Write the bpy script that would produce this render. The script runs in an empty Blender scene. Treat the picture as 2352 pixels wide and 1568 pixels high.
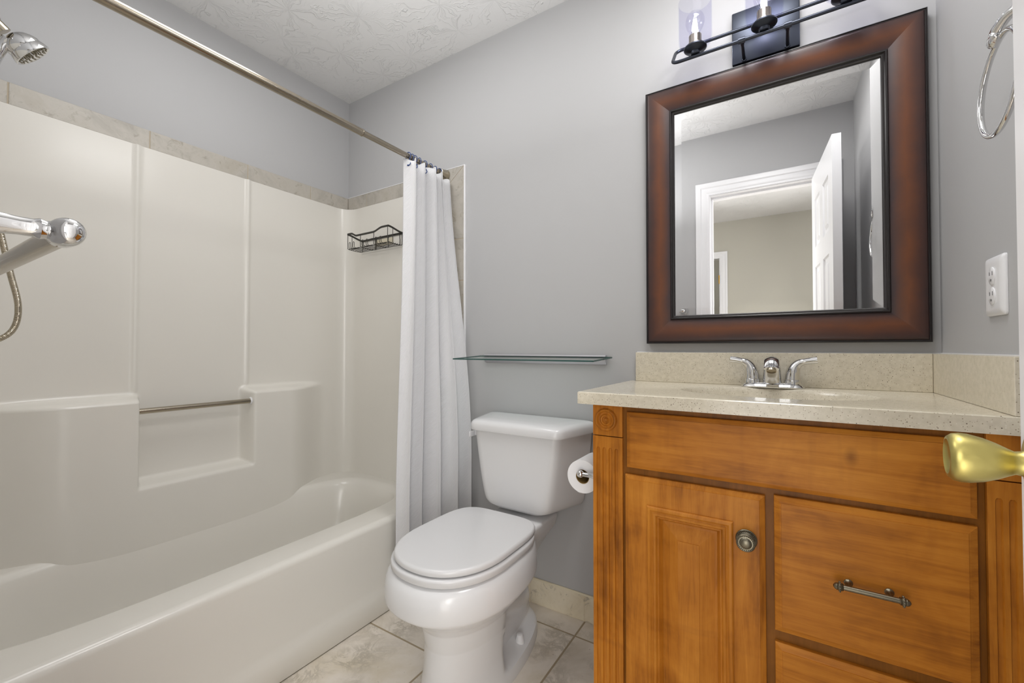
import bpy, bmesh, math, random
from mathutils import Vector, Matrix, Euler
random.seed(7)
PI = math.pi
scene = bpy.context.scene
COL = scene.collection

# ------------------------------------------------------------------ camera
CAM_H = 1.045
cam_data = bpy.data.cameras.new('camera')
cam = bpy.data.objects.new('camera', cam_data); COL.objects.link(cam)
cam_data.sensor_width = 36.0
cam_data.lens = 15.0
cam_data.clip_start = 0.02
cam.location = (0, 0, CAM_H)
cam.rotation_euler = (math.radians(90.934), 0, math.radians(32.25))
scene.camera = cam

# ------------------------------------------------------------------ world, view, lights
scene.view_settings.view_transform = 'Standard'
scene.view_settings.look = 'None'
scene.view_settings.gamma = 1.0
scene.view_settings.use_curve_mapping = False
scene.view_settings.exposure = 0.0
scene.cycles.max_bounces = 10
scene.cycles.diffuse_bounces = 6
scene.cycles.glossy_bounces = 6
scene.cycles.transmission_bounces = 10
scene.cycles.transparent_max_bounces = 16
scene.cycles.caustics_reflective = False
scene.cycles.caustics_refractive = False
scene.cycles.sample_clamp_indirect = 4.0
scene.cycles.use_denoising = True

world = bpy.data.worlds.new('world'); scene.world = world
world.use_nodes = True
wbg = world.node_tree.nodes['Background']
wbg.inputs[0].default_value = (1.0, 1.0, 1.0, 1)
wbg.inputs[1].default_value = 0.6

def area(name, loc, target, sx, sy, power, col=(1, 1, 1)):
    d = bpy.data.lights.new(name, 'AREA'); d.shape = 'RECTANGLE'; d.size = sx; d.size_y = sy
    d.energy = power; d.color = col
    o = bpy.data.objects.new(name, d); COL.objects.link(o)
    o.location = loc
    o.rotation_euler = (Vector(target) - Vector(loc)).to_track_quat('-Z', 'Y').to_euler()
    return o
# fill lights added outside the open door
area('bedroom_left_fill', (-1.55, -1.05, 1.5), (0.1, 0.8, 0.9), 1.3, 1.5, 58, (1.0, 0.985, 0.96))
area('bedroom_right_fill', (1.15, -0.95, 1.5), (-1.0, 0.8, 1.1), 1.2, 1.5, 44, (1.0, 0.985, 0.96))
area('doorway_fill_light', (-0.10, -0.22, 0.50), (-0.6, 1.0, 0.66), 0.5, 0.76, 4.0, (1.0, 0.99, 0.975))
hl = bpy.data.lights.new('hall_fill_light', 'POINT'); hl.energy = 7; hl.shadow_soft_size = .1  # unseen point light added to brighten the space past the far doorway
ho = bpy.data.objects.new('hall_fill_light', hl); COL.objects.link(ho); ho.location = (-1.5, -2.9, 2.1)
area('overhead_fill_vanity', (-0.05, 0.98, 2.42), (-0.05, 0.98, 0), 0.4, 0.5, 9.8, (1.0, 0.99, 0.98))  # added soft fill under the ceiling, not a fixture of the room
area('overhead_fill_bath', (-1.30, 0.65, 2.42), (-1.30, 0.65, 0), 0.5, 0.5, 7.0, (1.0, 0.99, 0.98))  # second overhead fill, added for the tub side; no lamp hangs here
# added upward fill that bounces off the ceiling, no fixture of the room
d_ = bpy.data.lights.new('ceiling_bounce_light', 'AREA'); d_.shape = 'DISK'; d_.size = 0.7; d_.energy = 7.6
o_ = bpy.data.objects.new('ceiling_bounce_light', d_); COL.objects.link(o_)
o_.location = (-0.85, 0.62, 1.86); o_.rotation_euler = (PI, 0, 0)


# ------------------------------------------------------------------ colour helpers
def lin(c):
    return tuple((x / 255 / 12.92) if x / 255 <= 0.04045 else ((x / 255 + 0.055) / 1.055) ** 2.4 for x in c)
def rgb(r, g, b): return lin((r, g, b)) + (1.0,)

class NT:
    def __init__(s, name):
        s.m = bpy.data.materials.new(name); s.m.use_nodes = True
        s.t = s.m.node_tree; s.t.nodes.clear()
        s.out = s.n('ShaderNodeOutputMaterial')
    def n(s, t, **k):
        x = s.t.nodes.new(t)
        for a, v in k.items(): setattr(x, a, v)
        return x
    def l(s, a, b): s.t.links.new(a, b)
    def val(s, sock, v):
        if hasattr(v, 'is_output'): s.l(v, sock)
        else: sock.default_value = v
    def bsdf(s, color=None, rough=0.5, metal=0.0, **k):
        b = s.n('ShaderNodeBsdfPrincipled'); b.inputs['Specular IOR Level'].default_value = 0.5
        if color is not None: s.val(b.inputs['Base Color'], color)
        s.val(b.inputs['Roughness'], rough); s.val(b.inputs['Metallic'], metal)
        for a, v in k.items(): s.val(b.inputs[a.replace('_', ' ')], v)
        s.l(b.outputs[0], s.out.inputs[0]); s.b = b
        return b
    def coord(s, scale=(1, 1, 1), loc=(0, 0, 0), rot=(0, 0, 0)):
        c = s.n('ShaderNodeTexCoord'); mp = s.n('ShaderNodeMapping')
        mp.inputs['Scale'].default_value = scale; mp.inputs['Location'].default_value = loc; mp.inputs['Rotation'].default_value = rot
        s.l(c.outputs['Object'], mp.inputs[0]); return mp.outputs[0]
    def noise(s, vec, scale=5, detail=3, rough=0.5, dist=0.0, dim='3D'):
        x = s.n('ShaderNodeTexNoise', noise_dimensions=dim)
        s.l(vec, x.inputs['Vector']); x.inputs['Scale'].default_value = scale; x.inputs['Detail'].default_value = detail
        x.inputs['Roughness'].default_value = rough; x.inputs['Distortion'].default_value = dist
        return x.outputs['Fac']
    def ramp(s, fac, stops, interp='LINEAR'):
        r = s.n('ShaderNodeValToRGB'); r.color_ramp.interpolation = interp
        e = r.color_ramp.elements
        while len(e) < len(stops): e.new(0.5)
        for i, (p, c) in enumerate(stops): e[i].position = p; e[i].color = c if len(c) == 4 else tuple(c) + (1,)
        s.l(fac, r.inputs[0]); return r.outputs[0]
    def math(s, op, a, b=None):
        x = s.n('ShaderNodeMath', operation=op); s.val(x.inputs[0], a)
        if b is not None: s.val(x.inputs[1], b)
        return x.outputs[0]
    def mix(s, fac, a, b, blend='MIX'):
        x = s.n('ShaderNodeMix', data_type='RGBA', blend_type=blend)
        s.val(x.inputs[0], fac); s.val(x.inputs[6], a); s.val(x.inputs[7], b); return x.outputs[2]
    def bump(s, h, strength=0.2, dist=0.01):
        x = s.n('ShaderNodeBump'); x.inputs['Strength'].default_value = strength; x.inputs['Distance'].default_value = dist
        s.l(h, x.inputs['Height']); s.l(x.outputs[0], s.b.inputs['Normal'])

def g(v): return (v, v, v, 1)

def mat_paint(name, col, rough=0.55, bump=0.06):
    m = NT(name); v = m.coord(); m.bsdf(col, rough, Specular_IOR_Level=0.2)
    m.bump(m.noise(v, 140, 3), bump, 0.002); return m.m
def mat_plain(name, col, rough=0.4, metal=0.0, bump=0.0, scale=60, **k):
    m = NT(name); v = m.coord(); n = m.noise(v, scale, 2)
    if metal > 0.5:
        m.bsdf(col, m.math('ADD', m.math('MULTIPLY', n, 0.015), max(rough - 0.0075, 0)), metal, **k)
    else:
        m.bsdf(m.mix(m.math('MULTIPLY', n, 0.06), col, (col[0] * .9, col[1] * .9, col[2] * .9, 1)), rough, metal, **k)
    if bump: m.bump(n, bump, 0.001)
    return m.m

M = {}
M['wall'] = mat_paint('grey_wall_paint', rgb(181, 181, 182), 0.7)
M['ceil_plain'] = mat_paint('white_ceiling_paint', rgb(215, 215, 215), 0.6)
M['beige_wall'] = mat_paint('beige_wall_paint', rgb(188, 185, 174), 0.6)
M['white_trim'] = mat_plain('white_gloss_trim', rgb(232, 232, 234), 0.3)
M['fibreglass'] = mat_plain('cream_fibreglass', rgb(219, 216, 209), 0.22, scale=4)
M['porcelain'] = mat_plain('white_porcelain', rgb(217, 217, 218), 0.17, scale=3)
M['seat_plastic'] = mat_plain('white_seat_plastic', rgb(211, 211, 212), 0.22, scale=3)
M['chrome'] = mat_plain('polished_chrome', g(0.72), 0.06, 1.0)
M['nickel'] = mat_plain('brushed_nickel', rgb(178, 169, 152), 0.2, 1.0)
M['steel'] = mat_plain('satin_steel', rgb(160, 151, 136), 0.2, 1.0)
M['brass'] = mat_plain('satin_brass', rgb(190, 177, 108), 0.38, 1.0)
M['bright_brass'] = mat_plain('yellow_brass', rgb(200, 150, 40), 0.3, 1.0)
M['antique'] = mat_plain('antique_pewter', rgb(128, 122, 106), 0.35, 1.0, scale=200)
M['antique_dark'] = mat_plain('dark_antique_pewter', rgb(70, 66, 56), 0.45, 1.0, scale=200)
M['gunmetal'] = mat_plain('dark_gunmetal', rgb(66, 70, 80), 0.32, 0.9)
M['black_wire'] = mat_plain('black_coated_wire', rgb(42, 40, 34), 0.45)
M['blue_plastic'] = mat_plain('blue_plastic', rgb(14, 56, 118), 0.3)
M['card'] = mat_plain('brown_card', rgb(150, 122, 70), 0.8)
M['paper'] = mat_plain('white_tissue_paper', rgb(236, 236, 238), 0.9, bump=0.1, scale=300)
M['white_plastic'] = mat_plain('white_plastic', rgb(228, 228, 230), 0.3)
M['dark_slot'] = mat_plain('dark_slot', rgb(110, 110, 112), 0.6)
M['caulk'] = mat_plain('cream_caulk', rgb(222, 212, 186), 0.6)
M['carpet'] = mat_plain('beige_carpet', rgb(176, 166, 150), 0.9, bump=0.4, scale=500)

def mat_ceiling():
    m = NT('stomp_textured_ceiling'); m.bsdf(rgb(222, 222, 222), 0.6)
    v = m.coord(); vo = m.n('ShaderNodeTexVoronoi', voronoi_dimensions='2D'); m.l(v, vo.inputs['Vector'])
    vo.inputs['Scale'].default_value = 4.4; vo.inputs['Randomness'].default_value = 0.9
    d = m.n('ShaderNodeVectorMath', operation='SUBTRACT')
    sc = m.n('ShaderNodeVectorMath', operation='SCALE'); m.l(v, sc.inputs[0]); sc.inputs['Scale'].default_value = 1.0
    m.l(sc.outputs[0], d.inputs[0]); m.l(vo.outputs['Position'], d.inputs[1])
    sp = m.n('ShaderNodeSeparateXYZ'); m.l(d.outputs[0], sp.inputs[0])
    ang = m.math('ARCTAN2', sp.outputs[1], sp.outputs[0])
    ln = m.n('ShaderNodeVectorMath', operation='LENGTH'); m.l(d.outputs[0], ln.inputs[0])
    cx = m.n('ShaderNodeCombineXYZ')
    wob = m.math('MULTIPLY', m.noise(v, 18, 2), 1.1)
    m.l(m.math('MULTIPLY', m.math('ADD', ang, wob), 13.0), cx.inputs[0])
    m.l(m.math('MULTIPLY', ln.outputs['Value'], 22), cx.inputs[1])
    rc = m.n('ShaderNodeSeparateColor'); m.l(vo.outputs['Color'], rc.inputs[0])
    m.l(m.math('MULTIPLY', rc.outputs[0], 40), cx.inputs[2])
    streak = m.noise(cx.outputs[0], 1.0, 1, 0.4)
    ridge = m.ramp(streak, [(0.58, g(0)), (0.66, g(1)), (1, g(1))])
    patch = m.ramp(m.noise(v, 6, 2), [(0.36, g(0.1)), (0.56, g(1)), (1, g(1))])
    h = m.math('ADD', m.math('MULTIPLY', ridge, patch), m.math('MULTIPLY', m.noise(v, 45, 3), 0.12))
    m.bump(h, 0.55, 0.005)
    return m.m
M['ceiling'] = mat_ceiling()

def stone_nodes(m, v, off=0.0):
    n1 = m.noise(v, 4.5, 6, 0.62, 0.6); n2 = m.noise(v, 13, 6, 0.72, 0.7); n3 = m.noise(v, 60, 3, 0.6)
    base = m.ramp(n1, [(0.3, rgb(198, 188, 172)), (0.5, rgb(220, 212, 201)), (0.68, rgb(208, 198, 180))])
    vein = m.ramp(n2, [(0.40, g(0)), (0.485, g(1)), (0.5, g(1)), (0.57, g(0))])
    vm = m.math('MULTIPLY', vein, m.ramp(m.noise(v, 7, 2), [(0.46, g(0)), (0.64, g(0.5))]))
    c = m.mix(vm, base, rgb(146, 137, 120))
    pit = m.ramp(n3, [(0.70, g(0)), (0.76, g(0.7))])
    return m.mix(pit, c, rgb(120, 108, 92))
def mat_floor():
    m = NT('travertine_look_floor_tile'); v = m.coord()
    br = m.n('ShaderNodeTexBrick', offset=0.0, squash=1.0)
    mp = m.n('ShaderNodeMapping'); m.l(v, mp.inputs[0]); mp.inputs['Location'].default_value = (0.644 + 0.347 * 8, -1.4485 + 0.347 * 8, 0)
    m.l(mp.outputs[0], br.inputs['Vector'])
    br.inputs['Color1'].default_value = g(0); br.inputs['Color2'].default_value = g(1); br.inputs['Mortar'].default_value = g(0.5)
    for k, x in (('Scale', 1), ('Mortar Size', 0.0036), ('Mortar Smooth', 0.1), ('Bias', 0), ('Brick Width', 0.347), ('Row Height', 0.347)): br.inputs[k].default_value = x
    off = m.n('ShaderNodeVectorMath', operation='MULTIPLY_ADD'); m.l(br.outputs['Color'], off.inputs[0]); off.inputs[1].default_value = (3, 5, 7); m.l(v, off.inputs[2])
    st = stone_nodes(m, off.outputs[0])
    c = m.mix(br.outputs['Fac'], st, rgb(158, 143, 118))
    m.bsdf(c, 0.45)
    m.bump(m.math('SUBTRACT', m.math('MULTIPLY', m.noise(v, 30, 3), 0.15), br.outputs['Fac']), 0.5, 0.003)
    return m.m
M['floor'] = mat_floor()
def mat_tile():
    m = NT('grey_beige_stone_tile'); v = m.coord()
    n1 = m.noise(v, 7, 6, 0.65, 0.5); n2 = m.noise(v, 22, 5, 0.7, 1.0)
    c = m.ramp(n1, [(0.3, rgb(160, 155, 146)), (0.52, rgb(182, 177, 168)), (0.72, rgb(170, 163, 150))])
    c = m.mix(m.ramp(n2, [(0.56, g(0)), (0.68, g(0.6))]), c, rgb(140, 132, 118))
    m.bsdf(c, 0.4); return m.m
M['tile'] = mat_tile()
M['base_tile'] = M['tile'].copy(); M['base_tile'].name = 'beige_stone_base_tile'
for nd in M['base_tile'].node_tree.nodes:
    if nd.type == 'VALTORGB' and len(nd.color_ramp.elements) == 3:
        for e, c in zip(nd.color_ramp.elements, (rgb(216, 204, 178), rgb(230, 221, 200), rgb(222, 210, 184))): e.color = c
M['grout'] = mat_plain('tan_grout', rgb(180, 168, 148), 0.8)

def mat_wood(name, axis, c0=(104, 56, 15), c1=(176, 109, 32), c2=(202, 134, 49), dark=1.0):
    m = NT(name)
    s = {'x': (0.6, 6, 9), 'z': (9, 6, 0.6), 'y': (9, 0.6, 9)}[axis]
    v = m.coord(s); vb = m.coord((1, 1, 1), (3, 1, 2))
    grain = m.noise(v, 4, 6, 0.65, 0.8); blotch = m.noise(vb, 5.5, 4, 0.6, 0.5)
    vf = m.coord(tuple(x * 6 for x in s)); fine = m.noise(vf, 6, 3, 0.6)
    f = m.math('ADD', m.math('MULTIPLY', grain, 0.46), m.math('ADD', m.math('MULTIPLY', blotch, 0.50), m.math('MULTIPLY', fine, 0.12)))
    c = m.ramp(f, [(0.30, rgb(*c0)), (0.42, rgb(*[(c0[k] * .45 + c1[k] * .55) for k in range(3)])), (0.53, rgb(*c1)), (0.70, rgb(*c2))])
    fig = m.ramp(m.noise(m.coord({'x': (14, 1, 1.4), 'z': (1.4, 1, 14), 'y': (1, 1, 1)}[axis]), 3.0, 2), [(0.60, g(0)), (0.80, g(0.16))])
    c = m.mix(fig, c, rgb(110, 58, 24))
    m.bsdf(c, 0.42, Specular_IOR_Level=0.2); m.bump(fine, 0.05, 0.001)
    return m.m
M['wood_x'] = mat_wood('stained_maple_horizontal', 'x')
M['wood_z'] = mat_wood('stained_maple_vertical', 'z')
M['wood_frame'] = mat_wood('stained_maple_face_frame', 'z', (88, 50, 14), (126, 78, 22), (146, 92, 30))

def mat_counter():
    m = NT('speckled_cream_stone'); v = m.coord()
    base = m.ramp(m.noise(v, 90, 3), [(0.3, rgb(203, 195, 176)), (0.7, rgb(216, 208, 190))])
    def specks(scale, lo, hi, thr):
        vo = m.n('ShaderNodeTexVoronoi'); m.l(v, vo.inputs['Vector']); vo.inputs['Scale'].default_value = scale
        sep = m.n('ShaderNodeSeparateColor'); m.l(vo.outputs['Color'], sep.inputs[0])
        sel = m.math('GREATER_THAN', sep.outputs[0], thr)
        rad = m.ramp(vo.outputs['Distance'], [(lo, g(1)), (hi, g(0))])
        return m.math('MULTIPLY', sel, rad)
    c = m.mix(specks(330, 0.22, 0.36, 0.80), base, rgb(150, 136, 114))
    c = m.mix(specks(190, 0.14, 0.24, 0.90), c, rgb(96, 82, 64))
    c = m.mix(specks(300, 0.25, 0.4, 0.9), c, rgb(222, 216, 202))
    m.bsdf(c, 0.16); return m.m
M['counter'] = mat_counter()

def mat_frame_leather():
    m = NT('burnished_brown_frame_finish'); v = m.coord()
    uv = m.n('ShaderNodeUVMap'); sp = m.n('ShaderNodeSeparateXYZ'); m.l(uv.outputs[0], sp.inputs[0])
    n = m.noise(v, 14, 4, 0.6)
    across = m.math('ADD', sp.outputs[0], m.math('MULTIPLY', m.math('SUBTRACT', n, 0.5), 0.3))
    c = m.ramp(across, [(0.0, rgb(48, 35, 35)), (0.2, rgb(70, 42, 34)), (0.48, rgb(104, 58, 30)), (0.66, rgb(86, 51, 35)), (0.85, rgb(62, 43, 43)), (1.0, rgb(52, 40, 43))])
    c = m.mix(m.ramp(m.noise(v, 9, 3), [(0.45, g(0)), (0.7, g(0.45))]), c, rgb(70, 42, 34))
    m.bsdf(c, 0.36); return m.m
M['frame'] = mat_frame_leather()
M['black_lip'] = mat_plain('black_frame_lip', rgb(34, 30, 30), 0.3)
def mat_mirror():
    m = NT('mirror_silver'); v = m.coord(); m.bsdf(g(0.9), 0.0, 1.0); return m.m
M['mirror'] = mat_mirror()

def mat_thin_glass(name, tint, refl=0.10, edge=0.55, rough=0.03):
    m = NT(name)
    tr = m.n('ShaderNodeBsdfTransparent'); tr.inputs[0].default_value = tint
    gl = m.n('ShaderNodeBsdfGlossy'); gl.inputs['Roughness'].default_value = rough; gl.inputs[0].default_value = g(0.95)
    lw = m.n('ShaderNodeLayerWeight'); lw.inputs['Blend'].default_value = 0.35
    f = m.ramp(lw.outputs['Facing'], [(0.0, g(refl * 0.5)), (0.86, g(refl)), (1.0, g(edge))])
    mx = m.n('ShaderNodeMixShader'); m.l(f, mx.inputs[0]); m.l(tr.outputs[0], mx.inputs[1]); m.l(gl.outputs[0], mx.inputs[2])
    m.l(mx.outputs[0], m.out.inputs[0]); return m.m
M['shade_glass'] = mat_thin_glass('clear_shade_glass', (0.93, 0.93, 0.97, 1), 0.003, 0.14, 0.06)
M['bulb_glass'] = mat_thin_glass('clear_bulb_glass', (0.94, 0.94, 0.97, 1), 0.10, 0.85)
M['shelf_glass'] = mat_thin_glass('clear_shelf_glass', (0.94, 0.975, 0.96, 1), 0.08, 0.6)
M['glass_edge'] = mat_plain('green_glass_edge', rgb(52, 84, 80), 0.1)
def mat_emit(name, col, s):
    m = NT(name); e = m.n('ShaderNodeEmission'); e.inputs[0].default_value = col; e.inputs[1].default_value = s
    m.l(e.outputs[0], m.out.inputs[0]); return m.m
M['filament'] = mat_emit('glowing_filament', (1.0, 0.97, 0.9, 1), 9.0)

def mat_curtain():
    m = NT('white_woven_curtain'); m.bsdf(rgb(214, 214, 216), 0.8)
    uv = m.n('ShaderNodeUVMap'); mp = m.n('ShaderNodeMapping'); m.l(uv.outputs[0], mp.inputs[0]); mp.inputs['Rotation'].default_value = (0, 0, 0.95)
    w = m.n('ShaderNodeTexWave', wave_type='BANDS'); m.l(mp.outputs[0], w.inputs[0]); w.inputs['Scale'].default_value = 62; w.inputs['Distortion'].default_value = 1.6
    w.inputs['Detail'].default_value = 1
    m.bump(w.outputs['Fac'], 0.4, 0.0015); return m.m
M['curtain'] = mat_curtain()

# ------------------------------------------------------------------ geometry helpers
class B:
    """collects shapes in world coordinates for one mesh object"""
    def __init__(s): s.bm = bmesh.new(); s.uv = None
    def box(s, x0, x1, y0, y1, z0, z1, bev=0.0, seg=2):
        r = bmesh.ops.create_cube(s.bm, size=1.0); vs = r['verts']
        for v in vs: v.co = Vector(((x0 + x1) / 2 + v.co.x * (x1 - x0), (y0 + y1) / 2 + v.co.y * (y1 - y0), (z0 + z1) / 2 + v.co.z * (z1 - z0)))
        if bev > 0:
            es = set(e for v in vs for e in v.link_edges)
            bmesh.ops.bevel(s.bm, geom=list(es), offset=bev, segments=seg, affect='EDGES', profile=0.5)
        return s
    def loft(s, rings, closed=True, cap0=True, cap1=True, uvs=None):
        L = [[s.bm.verts.new(p) for p in r] for r in rings]
        n = len(L[0])
        for a, b in zip(L, L[1:]):
            for i in range(n if closed else n - 1):
                j = (i + 1) % n
                try: s.bm.faces.new((a[i], a[j], b[j], b[i]))
                except ValueError: pass
        if cap0 and closed: s.bm.faces.new(list(reversed(L[0])))
        if cap1 and closed: s.bm.faces.new(L[-1])
        return L
    def tube(s, pts, r, seg=12, closed=False, cap=True, flat=None):
        pts = [Vector(p) for p in pts]; n = len(pts)
        rad = r if isinstance(r, (list, tuple)) else [r] * n
        tang = []
        for i in range(n):
            a = pts[(i - 1) % n] if (closed or i > 0) else pts[i]
            b = pts[(i + 1) % n] if (closed or i < n - 1) else pts[i]
            tang.append((b - a).normalized())
        t = tang[0]; up = Vector((0, 0, 1)) if abs(t.z) < 0.9 else Vector((1, 0, 0))
        nrm = (up - t * up.dot(t)).normalized(); rings = []
        for i in range(n):
            t = tang[i]; nrm = (nrm - t * nrm.dot(t)).normalized(); bi = t.cross(nrm)
            k = flat if flat else 1.0
            rings.append([pts[i] + (nrm * math.cos(q) * k + bi * math.sin(q)) * rad[i] for q in [2 * PI * j / seg for j in range(seg)]])
        if closed: rings.append(rings[0])
        if closed:
            L = [[s.bm.verts.new(p) for p in ring] for ring in rings[:-1]]
            m = len(L)
            # choose offset that best matches the last ring to the first
            best = min(range(seg), key=lambda o: sum((L[-1][k].co - L[0][(k + o) % seg].co).length for k in range(seg)))
            for i in range(m):
                A = L[i]; Bq = L[(i + 1) % m]; o = best if i == m - 1 else 0
                for k in range(seg):
                    s.bm.faces.new((A[k], A[(k + 1) % seg], Bq[(k + 1 + o) % seg], Bq[(k + o) % seg]))
        else:
            s.loft(rings, True, cap, cap)
        return s
    def lathe(s, prof, org, axis=(0, 0, 1), seg=32, sx=1.0, cap=True):
        a = Vector(axis).normalized(); o = Vector(org)
        up = Vector((0, 0, 1)) if abs(a.z) < 0.9 else Vector((1, 0, 0))
        u = (up - a * up.dot(a)).normalized(); w = a.cross(u)
        rings = [[o + a * h + (u * math.cos(q) + w * math.sin(q) * sx) * max(r, 1e-5) for q in [2 * PI * j / seg for j in range(seg)]] for r, h in prof]
        s.loft(rings, True, cap, cap); return s
    def sphere(s, c, r, seg=16, sc=(1, 1, 1)):
        q = bmesh.ops.create_uvsphere(s.bm, u_segments=seg, v_segments=max(seg // 2, 6), radius=r)
        for v in q['verts']: v.co = Vector((v.co.x * sc[0] + c[0], v.co.y * sc[1] + c[1], v.co.z * sc[2] + c[2]))
        return s
    def rects(s, rr, cap1=True, cap0=False):
        """rings of rectangles in the XZ plane facing -Y: (x0,x1,z0,z1,y)"""
        rings = [[(x0, y, z0), (x1, y, z0), (x1, y, z1), (x0, y, z1)] for x0, x1, z0, z1, y in rr]
        s.loft(rings, True, cap0, cap1); return s
    def build(s, name, mat, parent=None, smooth=35, loc=None):
        bmesh.ops.remove_doubles(s.bm, verts=s.bm.verts, dist=1e-6)
        bmesh.ops.recalc_face_normals(s.bm, faces=s.bm.faces)
        me = bpy.data.meshes.new(name)
        off = Vector(loc) if loc is not None else (world_loc(parent) if parent else Vector((0, 0, 0)))
        for v in s.bm.verts: v.co -= off
        s.bm.to_mesh(me); s.bm.free()
        for mm in (mat if isinstance(mat, (list, tuple)) else [mat]): me.materials.append(mm)
        o = bpy.data.objects.new(name, me); COL.objects.link(o)
        if parent: o.parent = parent
        elif loc is not None: o.location = off
        if smooth:
            for p in me.polygons: p.use_smooth = True
            me.set_sharp_from_angle(angle=math.radians(smooth))
        return o

def world_loc(o):
    v = Vector((0, 0, 0))
    while o is not None: v += o.location; o = o.parent
    return v
def thing(name, label, cat, loc=(0, 0, 0), group=None):
    o = bpy.data.objects.new(name, None); COL.objects.link(o); o.location = loc
    o.empty_display_size = 0.05
    o['label'] = label; o['category'] = cat
    if group: o['group'] = group
    return o
def struct(o): o['kind'] = 'structure'; return o
def ss(x, a, b):
    if a == b: return 1.0 if x >= a else 0.0
    t = min(max((x - a) / (b - a), 0), 1); return t * t * (3 - 2 * t)
def lerp(a, b, t): return a + (b - a) * t
def arc(cx, cy, r, a0, a1, n):
    return [(cx + r * math.cos(a0 + (a1 - a0) * i / n), cy + r * math.sin(a0 + (a1 - a0) * i / n)) for i in range(n + 1)]
def bez(pts, n=8):
    """Catmull-Rom through points"""
    P = [Vector(p) for p in pts]; P = [P[0] * 2 - P[1]] + P + [P[-1] * 2 - P[-2]]; out = []
    for i in range(1, len(P) - 2):
        for k in range(n):
            t = k / n; a, b, c, d = P[i - 1], P[i], P[i + 1], P[i + 2]
            out.append(0.5 * ((2 * b) + (c - a) * t + (2 * a - 5 * b + 4 * c - d) * t * t + (3 * b - a - 3 * c + d) * t ** 3))
    out.append(P[-2]); return out
def interp(xs, ys, x):
    if x <= xs[0]: return ys[0]
    for i in range(len(xs) - 1):
        if x <= xs[i + 1]: return lerp(ys[i], ys[i + 1], (x - xs[i]) / (xs[i + 1] - xs[i]))
    return ys[-1]

XL, XR, YB, YF, ZC = -2.082, 0.356, 1.551, 0.03, 2.445

# ------------------------------------------------------------------ the setting
struct(B().box(XL - .1, XR + .1, -0.09, YB + .1, -0.08, 0).build('floor', M['floor'], smooth=0))
struct(B().box(-2.9, 2.0, -3.6, -0.09, -0.08, 0).build('floor_bedroom', M['carpet'], smooth=0))
struct(B().box(XL - .1, XR + .1, -0.02, YB + .1, ZC, ZC + .08).build('ceiling', M['ceiling'], smooth=0))
struct(B().box(-2.9, 2.0, -3.6, -0.02, ZC, ZC + .08).build('ceiling_bedroom', M['ceiling'], smooth=0))
struct(B().box(XL - .1, XR + .1, YB, YB + .1, 0, ZC).build('wall_back', M['wall'], smooth=0))
struct(B().box(XL - .1, XL, YF, YB, 0, ZC).build('wall_left', M['wall'], smooth=0))
struct(B().box(XR, XR + .1, YF, YB, 0, ZC).build('wall_right', M['wall'], smooth=0))
OX0, OX1, OZ = -0.386, 0.215, 2.04            # door opening (jamb faces inside of it)
b = B()
b.box(XL - .1, OX0 - .014, YF - .12, YF, 0, ZC); b.box(OX1 + .014, XR + .1, YF - .12, YF, 0, ZC); b.box(OX0 - .014, OX1 + .014, YF - .12, YF, OZ + .014, ZC)
struct(b.build('wall_front', M['wall'], smooth=0))
FW = -2.16
b = B()
b.box(-2.9, -1.33, FW - .1, FW, 0, ZC); b.box(-.575, 2.0, FW - .1, FW, 0, ZC); b.box(-1.33, -.575, FW - .1, FW, 2.05, ZC)
struct(b.build('wall_bedroom', M['beige_wall'], smooth=0))
struct(B().box(-2.9, 2.0, -3.6, -3.5, 0, ZC).build('wall_hall', M['beige_wall'], smooth=0))

def casing(name, x0, x1, zt, y, dirn, w=0.082):
    """moulded door casing round an opening, on a wall face at y, projecting along dirn"""
    prof = [(0, .0), (0, .010), (.006, .0115), (.012, .0105), (.020, .014), (.034, .0145), (.045, .0125), (.052, .017), (.070, .018), (w - .004, .017), (w, .014), (w, 0)]
    b = B(); rings = []
    for q, h in prof:
        yy = y + dirn * h
        rings.append([(x0 - q, yy, 0.0), (x0 - q, yy, zt + q), (x1 + q, yy, zt + q), (x1 + q, yy, 0.0)])
    b.loft(rings, closed=False)
    return struct(b.build(name, M['white_trim'], smooth=25))
casing('trim_1', OX0 - .004, OX1 + .004, OZ + .004, YF, 1)
b = B()
b.box(OX0 - .014, OX0, YF - .125, YF + .002, 0, OZ + .014); b.box(OX1, OX1 + .014, YF - .125, YF + .002, 0, OZ + .014); b.box(OX0 - .0005, OX1 + .0005, YF - .1247, YF + .0017, OZ, OZ + .0137)
b.box(OX0, OX0 + .011, YF - .075, YF - .04, 0, OZ); b.box(OX1 - .011, OX1, YF - .075, YF - .04, 0, OZ); b.box(OX0 + .0105, OX1 - .0105, YF - .0747, YF - .0403, OZ - .011, OZ + .001)
struct(b.build('trim_2', M['white_trim'], smooth=0))
casing('trim_3', -1.31, -.563, 2.045, FW, 1, 0.07)
b = B(); b.box(-.575, -.559, FW - .1, FW + .002, 0, 2.05); b.box(-1.33, -1.31, FW - .1, FW + .002, 0, 2.05); b.box(-1.33, -.559, FW - .1, FW + .002, 2.045, 2.06)
tj = struct(b.build('trim_4', M['white_trim'], smooth=0))
h = B(); h.box(-.579, -.5755, FW - .035, FW - .003, 1.765, 1.855, .001); h.tube([(-.5775, FW + .003, 1.763), (-.5775, FW + .003, 1.857)], .005)
h.build('hinge', M['bright_brass'], tj)

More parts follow.
